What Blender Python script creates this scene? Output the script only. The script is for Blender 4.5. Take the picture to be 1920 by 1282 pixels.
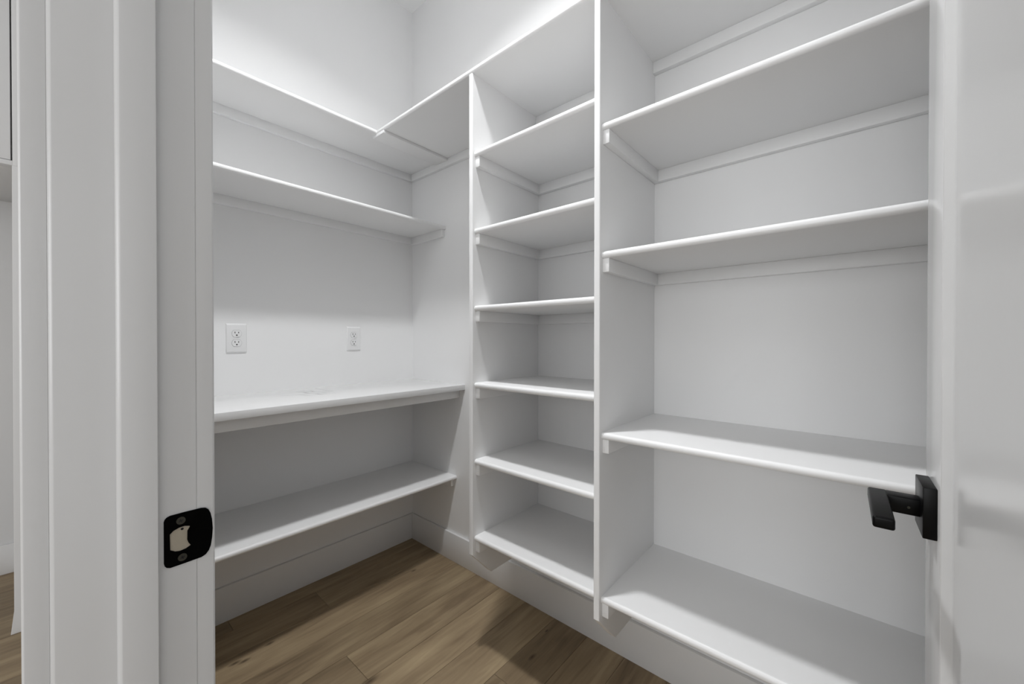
import bpy, bmesh, math, random
from mathutils import Vector, Matrix
C = bpy.context.scene.collection
for o in list(bpy.data.objects): bpy.data.objects.remove(o)
R = math.radians

# ------------------------------------------------------------------ camera
cam = bpy.data.cameras.new('camera'); cam_ob = bpy.data.objects.new('camera', cam); C.objects.link(cam_ob)
YAW, PIT, ROLL = R(40.9939), R(-0.3738), R(0.0252)
fw = Vector((math.cos(PIT)*math.cos(YAW), math.cos(PIT)*math.sin(YAW), math.sin(PIT)))
rt = Vector((math.sin(YAW), -math.cos(YAW), 0)); up = rt.cross(fw)
rt2 = rt*math.cos(ROLL)+up*math.sin(ROLL); up2 = -rt*math.sin(ROLL)+up*math.cos(ROLL)
M = Matrix((rt2, up2, -fw)).transposed().to_4x4(); M.translation = Vector((-1.3596, -1.9534, 1.1559))
cam_ob.matrix_world = M
cam.sensor_width = 36; cam.lens = 36*740.4/1920; cam.clip_start = 0.02; cam.clip_end = 60
bpy.context.scene.camera = cam_ob

# ------------------------------------------------------------------ world, lights, exposure
w = bpy.data.worlds.new('world'); bpy.context.scene.world = w; w.use_nodes = True
bg = w.node_tree.nodes['Background']; bg.inputs[0].default_value = (0.95, 0.97, 1.0, 1); bg.inputs[1].default_value = 0.35
vs = bpy.context.scene.view_settings
vs.view_transform = 'Standard'; vs.look = 'None'; vs.gamma = 1; vs.use_curve_mapping = False
vs.exposure = -0.04
LX, LY, CEIL = -0.84, -1.10, 3.048
def area(name, loc, rot, sx, sy, power, shape='RECTANGLE', col=(1, 1, 1)):
    l = bpy.data.lights.new(name, 'AREA'); l.shape = shape; l.size = sx
    if shape == 'RECTANGLE': l.size_y = sy
    l.energy = power; l.color = col
    o = bpy.data.objects.new(name, l); C.objects.link(o); o.location = loc; o.rotation_euler = rot
    return o
PANTRY_W, HALL_W, FILL_W, FILL2_W = 16.5, 1.5, 5.5, 50.0
pl = area('pantry_downlight_lamp', (LX, LY, CEIL-0.022), (0, 0, 0), 0.15, 0.15, PANTRY_W, 'DISK', (0.98, 0.99, 1)); pl.data.spread = R(130)
for hy in (-0.6, -2.3):
    area('hall_fill_lamp', (-3.0, hy, CEIL-0.022), (0, 0, 0), 0.15, 0.15, HALL_W, 'DISK')  # unseen lamps added as soft fill in the hall
area('hall_fill_light', (-2.2, -3.42, 1.05), (R(90), 0, 0), 1.4, 1.8, FILL_W, col=(0.97, 0.985, 1))  # added fill, sends light through the doorway onto the left wall
area('hall_fill_light', (-4.64, -1.6, 1.55), (0, R(-90), 0), 1.5, 2.2, FILL2_W, col=(0.97, 0.985, 1))  # added fill from behind the camera, brightens the right bay and front edges

# ------------------------------------------------------------------ materials
def mat(name, col, rough=0.5, metal=0.0, bump=0.0, bscale=200, spec=0.5, vary=0.0):
    m = bpy.data.materials.new(name); m.use_nodes = True; nt = m.node_tree; b = nt.nodes['Principled BSDF']
    b.inputs['Base Color'].default_value = (*col, 1); b.inputs['Roughness'].default_value = rough
    b.inputs['Metallic'].default_value = metal; b.inputs['Specular IOR Level'].default_value = spec
    tc = nt.nodes.new('ShaderNodeTexCoord')
    if bump:
        n = nt.nodes.new('ShaderNodeTexNoise'); n.inputs['Scale'].default_value = bscale; n.inputs['Detail'].default_value = 3
        nt.links.new(tc.outputs['Object'], n.inputs['Vector'])
        bp = nt.nodes.new('ShaderNodeBump'); bp.inputs['Strength'].default_value = bump; bp.inputs['Distance'].default_value = 0.001
        nt.links.new(n.outputs['Fac'], bp.inputs['Height']); nt.links.new(bp.outputs['Normal'], b.inputs['Normal'])
    if vary:
        n2 = nt.nodes.new('ShaderNodeTexNoise'); n2.inputs['Scale'].default_value = 3; n2.inputs['Detail'].default_value = 4
        nt.links.new(tc.outputs['Object'], n2.inputs['Vector'])
        mx = nt.nodes.new('ShaderNodeMixRGB'); mx.inputs[1].default_value = (*[c*(1-vary) for c in col], 1); mx.inputs[2].default_value = (*[min(1, c*(1+vary)) for c in col], 1)
        nt.links.new(n2.outputs['Fac'], mx.inputs[0]); nt.links.new(mx.outputs[0], b.inputs['Base Color'])
    return m
WALL = mat('wall_paint', (0.90, 0.90, 0.90), 0.6, bump=0.12, bscale=160, vary=0.012)
CEILM = mat('ceiling_paint', (0.90, 0.90, 0.90), 0.8, bump=0.25, bscale=120)
SHELF = mat('shelf_paint', (0.90, 0.90, 0.90), 0.42, bump=0.10, bscale=90, vary=0.01)
TRIM = mat('trim_paint', (0.84, 0.84, 0.84), 0.27, bump=0.05, bscale=40)
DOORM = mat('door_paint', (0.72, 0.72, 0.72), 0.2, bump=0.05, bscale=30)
BLACK = mat('matte_black_metal', (0.0012, 0.0012, 0.0012), 0.36, 0.0, bump=0.03, bscale=300, spec=0.16)
BLACK2 = mat('strike_black_metal', (0.0006, 0.0006, 0.0006), 0.55, 0.0, bump=0.03, bscale=300, spec=0.04)
SCREW = mat('aged_screw_metal', (0.055, 0.052, 0.04), 0.5, 0.6, bump=0.1, bscale=600)
SLOT = mat('dark_slot', (0.01, 0.01, 0.01), 0.7, bump=0.02)
PLASTIC = mat('white_plastic', (0.86, 0.86, 0.86), 0.3, bump=0.02, bscale=300)
RAW = mat('shaded_raw_wood', (0.44, 0.39, 0.31), 0.8, bump=0.4, bscale=200, vary=0.25)  # raw wood, darkened and mottled for the shade of a recess left flat
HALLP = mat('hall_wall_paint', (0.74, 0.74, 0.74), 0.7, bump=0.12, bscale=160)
JAMB = mat('trim_paint_darkened', (0.72, 0.72, 0.72), 0.3, bump=0.05, bscale=40)  # same paint as the trim, darkened to offset too much hall light
CABM = mat('cabinet_paint', (0.80, 0.80, 0.80), 0.4, bump=0.05, bscale=60)
GAP = mat('subfloor_shadow_gap', (0.03, 0.022, 0.015), 0.9, bump=0.1)

def glow(name, col, s):
    m = bpy.data.materials.new(name); m.use_nodes = True; b = m.node_tree.nodes['Principled BSDF']
    b.inputs['Base Color'].default_value = (*col, 1); b.inputs['Emission Color'].default_value = (*col, 1); b.inputs['Emission Strength'].default_value = s
    return m
GLOW = glow('lamp_diffuser', (1, 1, 1), 3.0)

def quartz():
    m = bpy.data.materials.new('quartz_countertop'); m.use_nodes = True; nt = m.node_tree; b = nt.nodes['Principled BSDF']
    b.inputs['Roughness'].default_value = 0.25
    tc = nt.nodes.new('ShaderNodeTexCoord'); n = nt.nodes.new('ShaderNodeTexNoise')
    n.inputs['Scale'].default_value = 2.6; n.inputs['Detail'].default_value = 6; n.inputs['Distortion'].default_value = 1.2
    nt.links.new(tc.outputs['Object'], n.inputs['Vector'])
    a = nt.nodes.new('ShaderNodeMath'); a.operation = 'SUBTRACT'; a.inputs[1].default_value = 0.56
    ab = nt.nodes.new('ShaderNodeMath'); ab.operation = 'ABSOLUTE'
    nt.links.new(n.outputs['Fac'], a.inputs[0]); nt.links.new(a.outputs[0], ab.inputs[0])
    r = nt.nodes.new('ShaderNodeValToRGB'); r.color_ramp.elements[0].color = (0.52, 0.52, 0.52, 1); r.color_ramp.elements[1].color = (0.79, 0.79, 0.79, 1)
    r.color_ramp.elements[0].position = 0.0; r.color_ramp.elements[1].position = 0.012
    nt.links.new(ab.outputs[0], r.inputs[0])
    n3 = nt.nodes.new('ShaderNodeTexNoise'); n3.inputs['Scale'].default_value = 3.3
    nt.links.new(tc.outputs['Object'], n3.inputs['Vector'])
    r3 = nt.nodes.new('ShaderNodeValToRGB'); r3.color_ramp.elements[0].position = 0.52; r3.color_ramp.elements[1].position = 0.64
    nt.links.new(n3.outputs['Fac'], r3.inputs[0])
    mx = nt.nodes.new('ShaderNodeMixRGB'); mx.inputs[1].default_value = (0.79, 0.79, 0.79, 1)
    nt.links.new(r3.outputs[0], mx.inputs[0]); nt.links.new(r.outputs[0], mx.inputs[2]); nt.links.new(mx.outputs[0], b.inputs['Base Color'])
    return m
QUARTZ = quartz()

KNOTS = [(-0.197, -0.292, 0.006), (-0.836, -0.279, 0.007), (-0.925, -0.302, 0.007), (-0.95, -0.288, 0.007), (-0.232, -1.071, 0.008), (-0.092, -1.035, 0.004), (-0.673, -0.72, 0.014)]
def wood():
    m = bpy.data.materials.new('wood_plank_floor'); m.use_nodes = True; nt = m.node_tree; N = nt.nodes; L = nt.links; b = N['Principled BSDF']
    geo = N.new('ShaderNodeNewGeometry'); oi = N.new('ShaderNodeObjectInfo')
    off = N.new('ShaderNodeVectorMath'); off.operation = 'SCALE'; off.inputs[0].default_value = (37.0, 53.0, 11.0)
    L.new(oi.outputs['Random'], off.inputs['Scale'])
    add = N.new('ShaderNodeVectorMath'); add.operation = 'ADD'; L.new(geo.outputs['Position'], add.inputs[0]); L.new(off.outputs[0], add.inputs[1])
    def noise(sc, scale, det, dist=0.0):
        mp = N.new('ShaderNodeMapping'); mp.inputs['Scale'].default_value = sc; L.new(add.outputs[0], mp.inputs[0])
        n = N.new('ShaderNodeTexNoise'); n.inputs['Scale'].default_value = scale; n.inputs['Detail'].default_value = det; n.inputs['Distortion'].default_value = dist
        L.new(mp.outputs[0], n.inputs['Vector']); return n
    grain = noise((1, 11, 1), 3.5, 8, 0.8); broad = noise((1, 4, 1), 1.6, 3, 0.8); fine = noise((2, 60, 1), 12, 4)
    ramp = N.new('ShaderNodeValToRGB'); e = ramp.color_ramp.elements
    e[0].position = 0.28; e[0].color = (0.165, 0.113, 0.066, 1); e[1].position = 0.72; e[1].color = (0.47, 0.365, 0.225, 1)
    mid = ramp.color_ramp.elements.new(0.5); mid.color = (0.32, 0.238, 0.145, 1)
    m1 = N.new('ShaderNodeMath'); m1.operation = 'MULTIPLY_ADD'; m1.inputs[1].default_value = 0.45; L.new(grain.outputs['Fac'], m1.inputs[0])
    m2 = N.new('ShaderNodeMath'); m2.operation = 'MULTIPLY'; m2.inputs[1].default_value = 0.55; L.new(broad.outputs['Fac'], m2.inputs[0]); L.new(m2.outputs[0], m1.inputs[2])
    L.new(m1.outputs[0], ramp.inputs[0])
    hsv = N.new('ShaderNodeHueSaturation'); L.new(ramp.outputs[0], hsv.inputs['Color'])
    mr = N.new('ShaderNodeMapRange'); mr.inputs['To Min'].default_value = 0.82; mr.inputs['To Max'].default_value = 1.18; L.new(oi.outputs['Random'], mr.inputs['Value']); L.new(mr.outputs[0], hsv.inputs['Value'])
    mf = N.new('ShaderNodeMixRGB'); mf.blend_type = 'MULTIPLY'; mf.inputs[0].default_value = 0.22; L.new(hsv.outputs[0], mf.inputs[1]); L.new(fine.outputs['Fac'], mf.inputs[2])
    last = mf.outputs[0]
    for (kx, ky, kr) in KNOTS:
        s = N.new('ShaderNodeVectorMath'); s.operation = 'SUBTRACT'; s.inputs[1].default_value = (kx, ky, 0); L.new(geo.outputs['Position'], s.inputs[0])
        sc = N.new('ShaderNodeVectorMath'); sc.operation = 'MULTIPLY'; sc.inputs[1].default_value = (0.4, 1, 0); L.new(s.outputs[0], sc.inputs[0])
        ln = N.new('ShaderNodeVectorMath'); ln.operation = 'LENGTH'; L.new(sc.outputs[0], ln.inputs[0])
        wob = N.new('ShaderNodeMath'); wob.operation = 'MULTIPLY_ADD'; wob.inputs[1].default_value = -kr*1.2; L.new(grain.outputs['Fac'], wob.inputs[0]); L.new(ln.outputs['Value'], wob.inputs[2])
        kk = N.new('ShaderNodeMapRange'); kk.inputs['From Min'].default_value = -kr*0.5; kk.inputs['From Max'].default_value = kr*0.7
        kk.inputs['To Min'].default_value = 0.85; kk.inputs['To Max'].default_value = 0.0; L.new(wob.outputs[0], kk.inputs['Value'])
        mk = N.new('ShaderNodeMixRGB'); mk.inputs[2].default_value = (0.05, 0.03, 0.018, 1); L.new(kk.outputs[0], mk.inputs[0]); L.new(last, mk.inputs[1]); last = mk.outputs[0]
    L.new(last, b.inputs['Base Color']); b.inputs['Roughness'].default_value = 0.5; b.inputs['Specular IOR Level'].default_value = 0.35
    bp = N.new('ShaderNodeBump'); bp.inputs['Strength'].default_value = 0.15; bp.inputs['Distance'].default_value = 0.001; L.new(grain.outputs['Fac'], bp.inputs['Height']); L.new(bp.outputs[0], b.inputs['Normal'])
    return m
WOOD = wood()

# ------------------------------------------------------------------ mesh helpers
def finish(bm, name, m, parent=None, loc=None, smooth=True):
    me = bpy.data.meshes.new(name); bm.normal_update(); bm.to_mesh(me); bm.free(); me.materials.append(m)
    if smooth:
        for p in me.polygons: p.use_smooth = True
        me.set_sharp_from_angle(angle=R(35))
    o = bpy.data.objects.new(name, me); C.objects.link(o)
    if parent is not None: o.parent = parent
    if loc is not None: o.location = loc
    return o
def box_bm(bm, x0, x1, y0, y1, z0, z1, bev=0.0, seg=2):
    x0, x1 = min(x0, x1), max(x0, x1); y0, y1 = min(y0, y1), max(y0, y1); z0, z1 = min(z0, z1), max(z0, z1)
    g = bmesh.ops.create_cube(bm, size=1.0)
    for v in g['verts']:
        v.co = Vector(((x0+x1)/2+v.co.x*(x1-x0), (y0+y1)/2+v.co.y*(y1-y0), (z0+z1)/2+v.co.z*(z1-z0)))
    if bev:
        es = {e for v in g['verts'] for e in v.link_edges}
        bmesh.ops.bevel(bm, geom=list(es), offset=bev, segments=seg, profile=0.5, affect='EDGES')
def box(name, x0, x1, y0, y1, z0, z1, m, parent=None, bev=0.0015, seg=2):
    bm = bmesh.new(); box_bm(bm, x0, x1, y0, y1, z0, z1, bev, seg); return finish(bm, name, m, parent)
def prism_bm(bm, pts, axis, a, b):
    """extrude a 2D outline along axis; pts are the two other coordinates in xyz order"""
    def P(p, t):
        if axis == 0: return Vector((t, p[0], p[1]))
        if axis == 1: return Vector((p[0], t, p[1]))
        return Vector((p[0], p[1], t))
    va = [bm.verts.new(P(p, a)) for p in pts]; vb = [bm.verts.new(P(p, b)) for p in pts]
    n = len(pts); bm.faces.new(va); bm.faces.new(vb[::-1])
    for i in range(n): bm.faces.new((va[i], vb[i], vb[(i+1) % n], va[(i+1) % n]))
    bmesh.ops.recalc_face_normals(bm, faces=bm.faces[:])
def prism(name, pts, axis, a, b, m, parent=None, bev=0.0):
    bm = bmesh.new(); prism_bm(bm, pts, axis, a, b)
    if bev: bmesh.ops.bevel(bm, geom=bm.edges[:], offset=bev, segments=2, profile=0.5, affect='EDGES')
    return finish(bm, name, m, parent)
def nose_profile(front, back, top, t=0.019, r=0.0085):
    """board section (horizontal coordinate, z) with a bullnose at 'front' (front < back)"""
    pts = [(back, top-t), (back, top)]
    for k in range(9):
        a = math.pi/2 + k/8*math.pi/2; pts.append((front+r+r*math.cos(a), top-r+r*math.sin(a)))
    for k in range(9):
        a = math.pi + k/8*math.pi/2; pts.append((front+r+r*math.cos(a), top-t+r+r*math.sin(a)))
    return pts
def disc_bm(bm, r, a, b, axis=2, seg=40, c=(0, 0, 0)):
    g = bmesh.ops.create_cone(bm, cap_ends=True, segments=seg, radius1=r, radius2=r, depth=abs(b-a))
    for v in g['verts']:
        x, y, z = v.co; z += (a+b)/2
        v.co = Vector((x, y, z)) if axis == 2 else (Vector((x, z, y)) if axis == 1 else Vector((z, x, y)))
        v.co += Vector(c)
    bmesh.ops.recalc_face_normals(bm, faces=bm.faces[:])
def structure(o): o['kind'] = 'structure'; return o
def tag(o, label, cat, group=None):
    o['label'] = label; o['category'] = cat
    if group: o['group'] = group
    return o
def empty(name, loc=(0, 0, 0), rz=0.0):
    o = bpy.data.objects.new(name, None); C.objects.link(o); o.location = loc; o.rotation_euler = (0, 0, rz); o.empty_display_size = 0.1; return o
def keep(o, root):
    """parent o (built in world coordinates) to a root that sits elsewhere"""
    bpy.context.view_layer.update(); mw = root.matrix_world.inverted(); o.parent = root; o.matrix_parent_inverse = mw

# ------------------------------------------------------------------ room shell
BX = -1.25          # pantry side of the doorway wall
HX = -1.366         # hall side of the doorway wall
DY = -2.62          # right end wall of the pantry
JL, JR = -1.353, -2.085   # jamb faces
HALLX, HALLY = -4.62, -3.4
BACKY = 1.2108      # far wall of the alcove in the hall
base = structure(box('floor', HALLX-0.1, 0.12, HALLY-0.1, BACKY+0.1, -0.06, -0.0125, GAP, bev=0))
structure(box('ceiling', HALLX-0.1, 0.12, HALLY-0.1, BACKY+0.1, CEIL, CEIL+0.1, CEILM, bev=0))
structure(box('wall_left', HX, 0.0, 0.0, 0.115, -0.0125, CEIL, WALL, bev=0))
structure(box('wall_right', 0.0, 0.115, DY-0.115, 0.115, -0.0125, CEIL, WALL, bev=0))
structure(box('wall_end', BX, 0.0, DY-0.115, DY, -0.0125, CEIL, WALL, bev=0))
bm = bmesh.new()
box_bm(bm, HX, BX, JL+0.019, -0.0, -0.0125, CEIL); box_bm(bm, HX, BX, HALLY, JR-0.019, -0.0125, CEIL); box_bm(bm, HX, BX, JR-0.019, JL+0.019, 2.064, CEIL)
structure(finish(bm, 'wall_front', WALL, smooth=False))
structure(box('wall_alcove', HX-0.075, HX+0.04, 0.115, BACKY, -0.0125, CEIL, HALLP, bev=0))
structure(box('wall_hall_back', HALLX, HX+0.04, BACKY, BACKY+0.1, -0.0125, CEIL, HALLP, bev=0))
bm = bmesh.new()
box_bm(bm, HALLX-0.1, HALLX, HALLY-0.1, -2.7, -0.0125, CEIL); box_bm(bm, HALLX-0.1, HALLX, -0.5, BACKY+0.1, -0.0125, CEIL)
box_bm(bm, HALLX-0.1, HALLX, -2.7, -0.5, -0.0125, 0.8); box_bm(bm, HALLX-0.1, HALLX, -2.7, -0.5, 2.3, CEIL)
structure(finish(bm, 'wall_hall_far', HALLP, smooth=False))
bm = bmesh.new()
for (a, b_, c, d) in ((-2.7, -2.66, 0.8, 2.3), (-0.54, -0.5, 0.8, 2.3), (-2.7, -0.5, 0.8, 0.84), (-2.7, -0.5, 2.26, 2.3), (-1.62, -1.58, 0.8, 2.3)):
    box_bm(bm, HALLX-0.07, HALLX-0.03, a, b_, c, d)
structure(finish(bm, 'fill_window_2', TRIM, smooth=False))  # unseen window, added as an opening for the far fill light
# near hall wall with an unseen window, added to go with the fill light
WX0, WX1, WZ0, WZ1 = -2.95, -1.46, 0.12, 2.0
bm = bmesh.new()
box_bm(bm, HALLX, WX0, HALLY-0.1, HALLY, -0.0125, CEIL); box_bm(bm, WX1, HX, HALLY-0.1, HALLY, -0.0125, CEIL)
box_bm(bm, WX0, WX1, HALLY-0.1, HALLY, -0.0125, WZ0); box_bm(bm, WX0, WX1, HALLY-0.1, HALLY, WZ1, CEIL)
structure(finish(bm, 'wall_hall_near', HALLP, smooth=False))
bm = bmesh.new()
for (a, b_, c, d) in ((WX0, WX0+0.04, WZ0, WZ1), (WX1-0.04, WX1, WZ0, WZ1), (WX0, WX1, WZ0, WZ0+0.04), (WX0, WX1, WZ1-0.04, WZ1), ((WX0+WX1)/2-0.02, (WX0+WX1)/2+0.02, WZ0, WZ1)):
    box_bm(bm, a, b_, HALLY-0.07, HALLY-0.03, c, d)
structure(finish(bm, 'fill_window_1', TRIM, smooth=False))

# floor planks, one object each, running along x
random.seed(4)
PW = 0.154; Y0 = -0.0935
special = {-1: [-0.907], 0: [-0.593], 1: [-1.52], 2: [-1.31], 3: [-0.673], 4: [-1.62], 5: [-1.45], 6: [-0.375], 7: [-1.0]}
k = math.floor((Y0-BACKY)/PW); plank_meshes = {}
while Y0-PW*(k+1) > HALLY-0.2:
    ya, yb = Y0-PW*k, Y0-PW*(k+1)
    k += 1
    ya_, yb_ = min(ya, BACKY), max(yb, HALLY)
    if ya_-yb_ < 0.02: continue
    xmax = 0.0 if ya_ < 0.05 else (0.0 if ya_ < 0.115 else HX+0.04)
    j = special.get(k-1, [random.uniform(-1.6, -0.2)])[0]
    cuts = [j]
    while cuts[-1] < xmax-0.3: cuts.append(cuts[-1]+random.choice((1.35, 1.55, 1.75)))
    cuts[-1] = min(cuts[-1], xmax) if cuts[-1] >= xmax else xmax
    if cuts[-1] < xmax: cuts[-1] = xmax
    lo = [j]
    while lo[-1] > HALLX+0.3: lo.append(lo[-1]-random.choice((0.95, 1.3, 1.55, 1.75)))
    lo[-1] = HALLX
    cuts = sorted(set(lo+cuts)); cuts = [c for c in cuts if c <= xmax+1e-6]
    for a, b_ in zip(cuts[:-1], cuts[1:]):
        if b_-a < 0.03: continue
        bm = bmesh.new(); box_bm(bm, -(b_-a)/2+0.0005, (b_-a)/2-0.0005, -(ya_-yb_)/2+0.0005, (ya_-yb_)/2-0.0005, -0.0125, 0.0, 0.0007, 1)
        p = finish(bm, 'plank', WOOD, base, ((a+b_)/2, (ya_+yb_)/2, 0), smooth=False)

# baseboards
BH, BT = 0.1435, 0.014
def baseboard(name, x0, x1, y0, y1): structure(box(name, x0, x1, y0, y1, 0.0, BH, TRIM, bev=0.0012))
baseboard('baseboard_left', BX, 0.0, -BT, 0.0)
baseboard('baseboard_right', -BT, 0.0, DY, -BT)
baseboard('baseboard_end', BX, -BT, DY, DY+BT)
baseboard('baseboard_front', BX, BX+BT, JL+0.105, -BT)
baseboard('baseboard_hall_back', HALLX, HX-0.075, BACKY-BT, BACKY)
baseboard('baseboard_hall_near', HALLX, HX, HALLY, HALLY+BT)
baseboard('baseboard_hall_front', HX-BT, HX, JL+0.105, 0.11)
# door jambs, stops and casings
HZ = 2.045
def post(name, x0, x1, yf, yb, z0, z1, ch, r=0.0008):
    """upright board: visible face at y=yf, hall-side edge eased by ch, pantry-side edge by r"""
    d = 1 if yb > yf else -1
    pts = [(x0, yb), (x0, yf+d*ch*1.15), (x0+ch*0.12, yf+d*ch*0.75), (x0+ch*0.85, yf+d*ch*0.10), (x0+ch*1.1, yf), (x1-r, yf), (x1, yf+d*r), (x1, yb)]
    structure(prism(name, pts, 2, z0, z1, JAMB))
def beam(name, x0, x1, y0, y1, z0, z1):
    bm = bmesh.new(); box_bm(bm, x0, x1, y0, y1, z0, z1, 0.0015, 2); structure(finish(bm, name, JAMB))
post('trim_1', HX, BX, JL, JL+0.019, 0, HZ+0.019, 0.0032)
post('trim_2', HX, BX, JR, JR-0.019, 0, HZ+0.019, 0.0032)
beam('trim_3', HX, BX, JR, JL, HZ, HZ+0.019)
post('trim_4', -1.3190, -1.2862, JL-0.0105, JL, 0, HZ, 0.0036, 0.0006)
post('trim_5', -1.3190, -1.2862, JR+0.0105, JR, 0, HZ, 0.0036, 0.0006)
beam('trim_6', -1.3190, -1.2862, JR+0.0105, JL-0.0105, HZ-0.0105, HZ)
post('trim_7', BX, BX+0.018, JL+0.0006, JL+0.092, 0, HZ+0.092, 0.0004, 0.002)
post('trim_8', BX, BX+0.018, JR-0.0006, JR-0.092, 0, HZ+0.092, 0.0004, 0.002)
beam('trim_9', BX, BX+0.018, JR-0.0006, JL+0.0006, HZ+0.003, HZ+0.092)
post('trim_10', HX-0.018, HX, JL+0.0040, JL+0.092, 0, HZ+0.092, 0.0018, 0.0004)
post('trim_11', HX-0.018, HX, JR-0.0040, JR-0.092, 0, HZ+0.092, 0.0018, 0.0004)
beam('trim_12', HX-0.018, HX, JR-0.0040, JL+0.0040, HZ+0.003, HZ+0.092)

# ------------------------------------------------------------------ the door, swung open into the pantry
PHI = R(1.28); DW = 0.711; DH = 2.03
qx, qy = -1.3575, -2.0495
hx = qx+(0.8175-DW)*math.cos(PHI); hy = qy+(0.8175-DW)*math.sin(PHI)
door = empty('door_1', (hx, hy, 0), PHI); structure(door)
ST, TH, RC = 0.106, 0.035, 0.010      # stile width, thickness, panel recess
def dpart(name, x0, x1, z0, z1, parent=door): 
    bm = bmesh.new(); box_bm(bm, x0, x1, -TH, 0, z0, z1, 0.0012, 2); return finish(bm, name, DOORM, parent)
dpart('stile', DW-ST, DW, 0.01, DH); dpart('stile', 0, ST, 0.01, DH)
dpart('rail', ST, DW-ST, 0.01, 0.21); dpart('rail', ST, DW-ST, DH-ST, DH)
bm = bmesh.new()
x0, x1, z0, z1 = ST, DW-ST, 0.21, DH-ST; s_ = 0.009
for (ya, yb) in ((-RC, 0.0), (-TH+RC, -TH)):
    outer = [bm.verts.new(v) for v in ((x0, yb+(0.001 if yb < -0.01 else -0.001), z0), (x1, yb+(0.001 if yb < -0.01 else -0.001), z0), (x1, yb+(0.001 if yb < -0.01 else -0.001), z1), (x0, yb+(0.001 if yb < -0.01 else -0.001), z1))]
    inner = [bm.verts.new(v) for v in ((x0+s_, ya, z0+s_), (x1-s_, ya, z0+s_), (x1-s_, ya, z1-s_), (x0+s_, ya, z1-s_))]
    bm.faces.new(inner)
    for i in range(4): bm.faces.new((outer[i], outer[(i+1) % 4], inner[(i+1) % 4], inner[i]))
bmesh.ops.bevel(bm, geom=[e for e in bm.edges if len(e.link_faces) == 2], offset=0.0025, segments=3, profile=0.5, affect='EDGES')
bmesh.ops.recalc_face_normals(bm, faces=bm.faces[:])
finish(bm, 'panel', DOORM, door)
# lever handle (both sides)
HU, HH = DW-0.057, 0.933
def handle(sgn, lab):
    v0 = 0.0 if sgn > 0 else -TH
    def yy(n): return v0+sgn*n
    bm = bmesh.new(); box_bm(bm, HU-0.033, HU+0.033, yy(0), yy(0.0134), HH-0.033, HH+0.033, 0.0012, 2)
    rose = finish(bm, 'door_handle', BLACK, door); rose['label'] = lab
    bm = bmesh.new(); box_bm(bm, HU-0.0115, HU+0.0115, yy(0.012), yy(0.046), 0.9195, 0.9425, 0.002, 3); finish(bm, 'neck', BLACK, rose)
    bm = bmesh.new(); box_bm(bm, HU-0.106, HU+0.0115, yy(0.044), yy(0.0645), 0.9285, 0.9428, 0.0028, 4)
    for v in bm.verts:                                   # lever blade droops a touch and flares towards its tip
        t = max(0, (HU-v.co.x)/0.106); v.co.z -= 0.0025*t*t
    finish(bm, 'lever', BLACK, rose)
    bm = bmesh.new(); disc_bm(bm, 0.0016, HU-0.0123, HU-0.0112, axis=0, seg=12, c=(0, yy(0.024), 0.930)); finish(bm, 'set_screw', SCREW, rose)
handle(1, 'matte black square-plate lever handle on the open door'); handle(-1, 'black lever handle on the hidden face of the door')
bm = bmesh.new(); box_bm(bm, DW-0.0006, DW+0.0008, -TH/2-0.0125, -TH/2+0.0125, HH-0.029, HH+0.029, 0.0003, 1); lp = finish(bm, 'latch_plate', BLACK2, door)
bm = bmesh.new(); prism_bm(bm, [(DW, -TH/2-0.006), (DW+0.011, -TH/2-0.006), (DW+0.011, -TH/2), (DW+0.003, -TH/2+0.006), (DW, -TH/2+0.006)], 2, HH-0.008, HH+0.008); finish(bm, 'latch_bolt', SCREW, lp)
for hz in (0.2, 1.0, 1.85):
    bm = bmesh.new(); disc_bm(bm, 0.006, hz-0.045, hz+0.045, seg=20, c=(-0.004, -TH-0.004, 0)); finish(bm, 'hinge', BLACK2, door)

# ------------------------------------------------------------------ strike plate on the left jamb
SP = [(-1.2805, 0.9450), (-1.2796, 0.9478), (-1.2777, 0.9498), (-1.2749, 0.9508), (-1.2620, 0.9510), (-1.2460, 0.9508), (-1.2417, 0.9496), (-1.2387, 0.9466), (-1.2366, 0.9415), (-1.2350, 0.9335), (-1.2342, 0.9220), (-1.2349, 0.9110), (-1.2364, 0.9016), (-1.2386, 0.8962), (-1.2417, 0.8928), (-1.2459, 0.8912), (-1.2620, 0.8906), (-1.2752, 0.8904), (-1.2781, 0.8918), (-1.2798, 0.8940), (-1.2805, 0.8972)]
HO = [(-1.2753, 0.9293), (-1.2721, 0.9325), (-1.2670, 0.9345), (-1.2618, 0.9348), (-1.2571, 0.9333), (-1.2569, 0.9318), (-1.2592, 0.9280), (-1.2594, 0.9175), (-1.2583, 0.9136), (-1.2561, 0.9098), (-1.2606, 0.9074), (-1.2659, 0.9065), (-1.2705, 0.9075), (-1.2750, 0.9108)]
def lip(x): return 0.0 if x < -1.2465 else min(1, (x+1.2465)/0.012)**2*0.0022
bm = bmesh.new(); T0 = 0.0016
def ring(y, pts): return [bm.verts.new((p[0], y+lip(p[0]), p[1])) for p in pts]
fo, fi, bo, bi = ring(JL-T0, SP), ring(JL-T0, HO), ring(JL-0.0001, SP), ring(JL-0.0001, HO)
for a, b_ in ((fo, fi), (bo, bi)):
    es = [bm.edges.new((a[i], a[(i+1) % len(a)])) for i in range(len(a))]+[bm.edges.new((b_[i], b_[(i+1) % len(b_)])) for i in range(len(b_))]
    bmesh.ops.triangle_fill(bm, edges=es, use_beauty=True)
for a, b_ in ((fo, bo), (fi, bi)):
    for i in range(len(a)): bm.faces.new((a[i], a[(i+1) % len(a)], b_[(i+1) % len(a)], b_[i]))
bmesh.ops.recalc_face_normals(bm, faces=bm.faces[:])
strike = tag(finish(bm, 'strike_plate', BLACK2, smooth=False), 'black D-shaped strike plate screwed to the left door jamb', 'strike plate')
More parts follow.
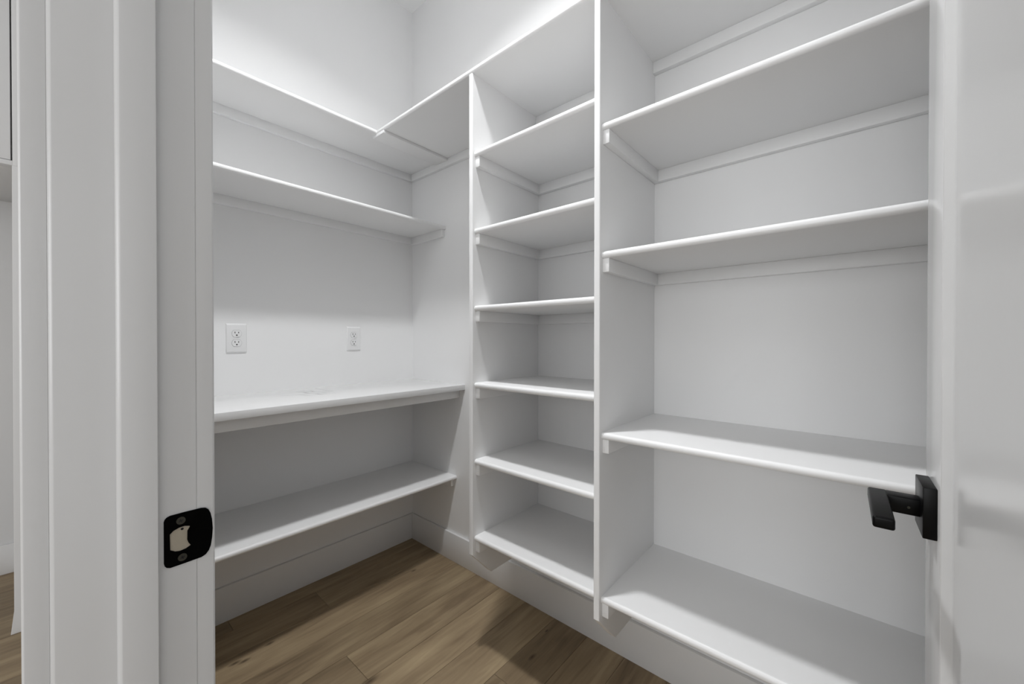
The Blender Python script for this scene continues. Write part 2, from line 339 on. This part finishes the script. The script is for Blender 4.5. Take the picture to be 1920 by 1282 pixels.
bm = bmesh.new(); prism_bm(bm, [(p[0], p[1]) for p in HO], 1, JL-0.0004, JL-0.0002); keep(finish(bm, 'latch_pocket', RAW), strike)
bm = bmesh.new(); disc_bm(bm, 0.0014, JL-0.0009, JL-0.0005, axis=1, seg=16, c=(-1.2640, 0, 0.9318)); bpy_o = finish(bm, 'pocket_screw', SLOT); keep(bpy_o, strike)
for (sx, sz) in ((-1.2653, 0.9423), (-1.2640, 0.8986)):
    bm = bmesh.new(); disc_bm(bm, 0.0043, JL-T0-0.0006, JL-T0+0.0002, axis=1, seg=28, c=(sx, 0, sz)); sc = finish(bm, 'screw', SCREW); keep(sc, strike)
    bm = bmesh.new()
    for ang in (0.4, 0.4+math.pi/2):
        g0 = len(bm.verts); box_bm(bm, -0.0022, 0.0022, JL-T0-0.00085, JL-T0-0.0003, -0.00055, 0.00055)
        bm.verts.ensure_lookup_table()
        for v in bm.verts[g0:]:
            x, z = v.co.x, v.co.z; v.co.x = sx+x*math.cos(ang)-z*math.sin(ang); v.co.z = sz+x*math.sin(ang)+z*math.cos(ang)
    s2 = finish(bm, 'screw_cross', SLOT, smooth=False); bpy.context.view_layer.update(); s2.parent = sc; s2.matrix_parent_inverse = sc.matrix_world.inverted()

# ------------------------------------------------------------------ shelf dividers
T = 0.019; ZT = 2.1222; TU = ZT-T
D1, D2 = -0.9031, -1.4077
def divider(ynear, label):
    bm = bmesh.new()
    prism_bm(bm, [(-0.3880, 0.3815), (-0.3880, TU), (0, TU), (0, 0.2820), (-0.2905, 0.2820)], 1, ynear-T, ynear)
    bmesh.ops.bevel(bm, geom=[e for e in bm.edges if abs(e.verts[0].co.x+0.388) < 1e-4 and abs(e.verts[1].co.x+0.388) < 1e-4 and abs(e.verts[0].co.z-e.verts[1].co.z) > 0.5], offset=0.0035, segments=4, profile=0.5, affect='EDGES')
    return tag(finish(bm, 'shelf_divider', SHELF), label, 'shelf divider', 'upright dividers of the right-hand shelving')
divider(D1, 'upright white divider board between the corner shelves and the narrow middle bay')
divider(D2, 'upright white divider board with wide front edge between middle bay and right bay')

CH = 0.038   # cleat height
def cleat(parent, x0, x1, y0, y1, z1, h=CH):
    o = box('cleat', x0, x1, y0, y1, z1-h, z1, SHELF, bev=0.0012); keep(o, parent); return o
def shelf_b(z, ya, yb, label, group, left=True, right=True, front=-0.3785, top=False):
    """shelf on the right-hand wall between y=ya (far) and y=yb (near)"""
    root = empty('shelf', (front/2, (ya+yb)/2, z-T))
    b = prism('board', nose_profile(front, 0, z), 1, yb, ya, SHELF); keep(b, root)
    cleat(root, -T, 0, yb, ya, z-T)
    if left: cleat(root, -0.372 if not top else -0.3, -T, ya-T, ya, z-T)
    if right: cleat(root, -0.372 if yb < -2 else -0.29, -T, yb, yb+T, z-T)
    return tag(root, label, 'shelf', group)
ordn = ['topmost', 'second from the top', 'third from the top', 'fourth from the top', 'second from the bottom', 'lowest']
for i in range(6):
    shelf_b(1.8296-0.27642*i, D1-T, D2, 'short white shelf in the narrow middle bay, %s of its six' % ordn[i], 'shelves in the narrow middle bay')
names = ['topmost of the four in the right bay', 'second from the top in the right bay', 'level with the black door lever in the right bay, third down', 'lowest in the right bay just above the baseboard']
for z, nm in zip((1.7495, 1.3979, 0.8993, 0.4447), names):
    shelf_b(z, D2-T, DY, 'long white shelf, '+nm, 'shelves in the wide right bay')
# top shelf: two boards meeting in the corner
YJ = -0.2855
topb = empty('top_shelf', (-0.195, (YJ+DY)/2, TU))   # B leg
b = prism('board', nose_profile(-0.3906, 0, ZT), 1, DY, YJ+0.0085, SHELF); keep(b, topb)
for (a, c) in ((YJ, D1), (D1-T, D2), (D2-T, DY)): cleat(topb, -T, 0, c, a, TU)
o = box('batten', -0.3895, -T, -0.3415, -0.2500, TU-0.0125, TU, SHELF, bev=0.0012); keep(o, topb)
tag(topb, 'long white top shelf running above all bays along the right wall', 'shelf', 'top shelves')
topa = empty('top_shelf', (-0.6, -0.14, TU))
bm = bmesh.new(); prism_bm(bm, nose_profile(YJ, 0, ZT), 0, BX, -0.3835); b = finish(bm, 'board', SHELF); keep(b, topa)
o = box('corner_board', -0.3835, 0, YJ+0.0085, 0, TU, ZT, SHELF, bev=0); keep(o, topa)
cleat(topa, BX, -T, -T, 0, TU); cleat(topa, -T, 0, YJ, -T, TU)
tag(topa, 'white top shelf on the left wall meeting the right one at the inner corner', 'shelf', 'top shelves')
# shelves on the left wall
def shelf_a(z, depth, label, front_gap=0.0137):
    root = empty('shelf', ((BX)/2, -depth/2, z-T))
    b = prism('board', nose_profile(-depth, 0, z), 0, BX, 0.0, SHELF); keep(b, root)
    cleat(root, BX, -T, -T, 0, z-T)
    cleat(root, -T, 0, -depth+front_gap, 0, z-T); cleat(root, BX, BX+T, -depth+front_gap, 0, z-T)
    return tag(root, label, 'shelf', 'shelves on the left wall')
shelf_a(1.7601, 0.3075, 'white shelf on the left wall above the two outlets')
shelf_a(0.4469, 0.3915, 'white shelf on the left wall below the countertop, near the floor', 0.0237)
# countertop
ctop = box('countertop', BX, 0.0, -0.4558, 0.0, 0.8990, 0.9256, QUARTZ, bev=0.0012)
tag(ctop, 'white quartz countertop with faint grey veins below the two outlets', 'countertop')
for (nm, a) in (('front_rail', (BX, 0.0, -0.4230, -0.4040, 0.8555, 0.8990)), ('cleat', (-T, 0, -0.404, 0, 0.861, 0.899)), ('cleat', (BX, BX+T, -0.404, 0, 0.861, 0.899)), ('cleat', (BX+T, -T, -T, 0, 0.861, 0.899))):
    a = list(a)
    if nm == 'front_rail': a[2], a[3] = -0.4130, -0.3940
    keep(box(nm, *a, SHELF, bev=0.0012), ctop)

# ------------------------------------------------------------------ outlets
def outlet():
    W, H, D = 0.0745, 0.124, 0.0055
    bm = bmesh.new(); box_bm(bm, -W/2, W/2, -D, 0, -H/2, H/2)
    for v in bm.verts:
        if v.co.y < -D/2: v.co.x *= 0.93; v.co.z *= 0.905
    bmesh.ops.bevel(bm, geom=bm.edges[:], offset=0.0012, segments=2, profile=0.5, affect='EDGES')
    root = finish(bm, 'electrical_outlet', PLASTIC)
    for cz in (0.0197, -0.0197):
        pts = []
        for i in range(48):
            a = 2*math.pi*i/48; pts.append((0.0172*math.cos(a), cz+max(-0.0143, min(0.0143, 0.0172*math.sin(a)))))
        # dark hairline gap round the receptacle, then the receptacle face
        bm = bmesh.new(); prism_bm(bm, [(p[0]*1.04, cz+(p[1]-cz)*1.045) for p in pts], 1, -D-0.0002, -D+0.001); g = finish(bm, 'receptacle_gap', mat_gap, root)
        bm = bmesh.new(); prism_bm(bm, pts, 1, -D-0.0016, -D); r = finish(bm, 'receptacle', PLASTIC, root)
        for (sx, hh) in ((-0.0064, 0.0075), (0.0064, 0.0062)):
            bm = bmesh.new(); box_bm(bm, sx-0.0012, sx+0.0012, -D-0.0019, -D-0.0012, cz+0.0042-hh/2, cz+0.0042+hh/2); finish(bm, 'slot', SLOT, r, smooth=False)
        bm = bmesh.new(); disc_bm(bm, 0.0028, -D-0.0019, -D-0.0012, axis=1, seg=20, c=(0, 0, cz-0.0068)); finish(bm, 'ground_hole', SLOT, r)
    bm = bmesh.new(); disc_bm(bm, 0.0022, -D-0.0008, -D, axis=1, seg=20); finish(bm, 'screw', PLASTIC, root)
    return root
mat_gap = mat('receptacle_gap_shadow', (0.30, 0.30, 0.30), 0.8, bump=0.02)
o1 = outlet(); o1.location = (-0.8693, 0, 1.1602)
tag(o1, 'white duplex electrical outlet on the left wall, nearer the door jamb', 'outlet', 'wall outlets above the countertop')
def copy_tree(o, parent=None):
    c = o.copy(); C.objects.link(c); c.parent = parent
    for ch in list(o.children): copy_tree(ch, c)
    return c
o2 = copy_tree(o1); o2.location = (-0.3588, 0, 1.1590)
o2['label'] = 'white duplex electrical outlet on the left wall, nearer the inner corner'

# ------------------------------------------------------------------ recessed ceiling lights (outside the frame)
def downlight(x, y, label):
    root = empty('ceiling_light', (x, y, CEIL))
    bm = bmesh.new()
    segs = 48; prof = [(0.095, 0.0), (0.093, -0.006), (0.082, -0.010), (0.077, -0.004), (0.077, 0.0)]
    rings = [[bm.verts.new((r*math.cos(2*math.pi*i/segs), r*math.sin(2*math.pi*i/segs), z)) for i in range(segs)] for r, z in prof]
    for a, b_ in zip(rings[:-1], rings[1:]):
        for i in range(segs): bm.faces.new((a[i], a[(i+1) % segs], b_[(i+1) % segs], b_[i]))
    bmesh.ops.recalc_face_normals(bm, faces=bm.faces[:])
    finish(bm, 'trim_ring', PLASTIC, root)
    bm = bmesh.new(); disc_bm(bm, 0.077, -0.004, 0.0, seg=48); finish(bm, 'diffuser', GLOW, root)
    return tag(root, label, 'ceiling light')
downlight(LX, LY, 'round white recessed light in the pantry ceiling')
downlight(-3.0, -0.6, 'round white recessed light added in the hall ceiling near the cabinet')  # unseen fixture added around a hall fill lamp
downlight(-3.0, -2.3, 'round white recessed light added in the hall ceiling near the entry')  # second added fixture for the hall fill, out of view

# ------------------------------------------------------------------ cabinet over the alcove in the hall
FY = 0.5295
cab = empty('upper_cabinet', (-1.9, FY, 1.8335))
def cp(name, x0, x1, y0, y1, z0, z1, bev=0.001): o = box(name, x0, x1, y0, y1, z0, z1, CABM, bev=bev); keep(o, cab); return o
CL, CR, CT = -2.42, -1.442, 2.75
cp('carcass', CL, CR, FY+0.04, BACKY, 1.8335, CT)
cp('face_frame', -1.4745+0.0022, CR, FY, FY+0.04, 1.8335, CT); cp('face_frame', CL, CL+0.03, FY, FY+0.04, 1.8335, CT)
cp('face_frame', CL+0.03, -1.4745+0.0022, FY, FY+0.04, 1.8335, 1.8515); cp('face_frame', CL+0.03, -1.4745+0.0022, FY, FY+0.04, CT-0.03, CT)
xm = (CL+0.03-1.4745)/2
cp('door', xm+0.0015, -1.4745-0.0022, FY+0.001, FY+0.02, 1.8535, CT-0.033)
cp('door', CL+0.034, xm-0.0015, FY+0.001, FY+0.02, 1.8535, CT-0.033)
tag(cab, 'flat-fronted pale cabinet high on the wall beyond the door casing', 'cabinet')
bm = bmesh.new(); prism_bm(bm, [(-1.4735, 1.8335), (-1.442, 1.8335), (-1.442, 0.0), (-1.485, 0.0), (-1.4762, 0.092)], 1, FY, BACKY-BT)
bmesh.ops.bevel(bm, geom=bm.edges[:], offset=0.001, segments=1, affect='EDGES')
tag(finish(bm, 'end_panel', CABM, smooth=False), 'pale upright end panel standing on the floor under the hall cabinet', 'panel')
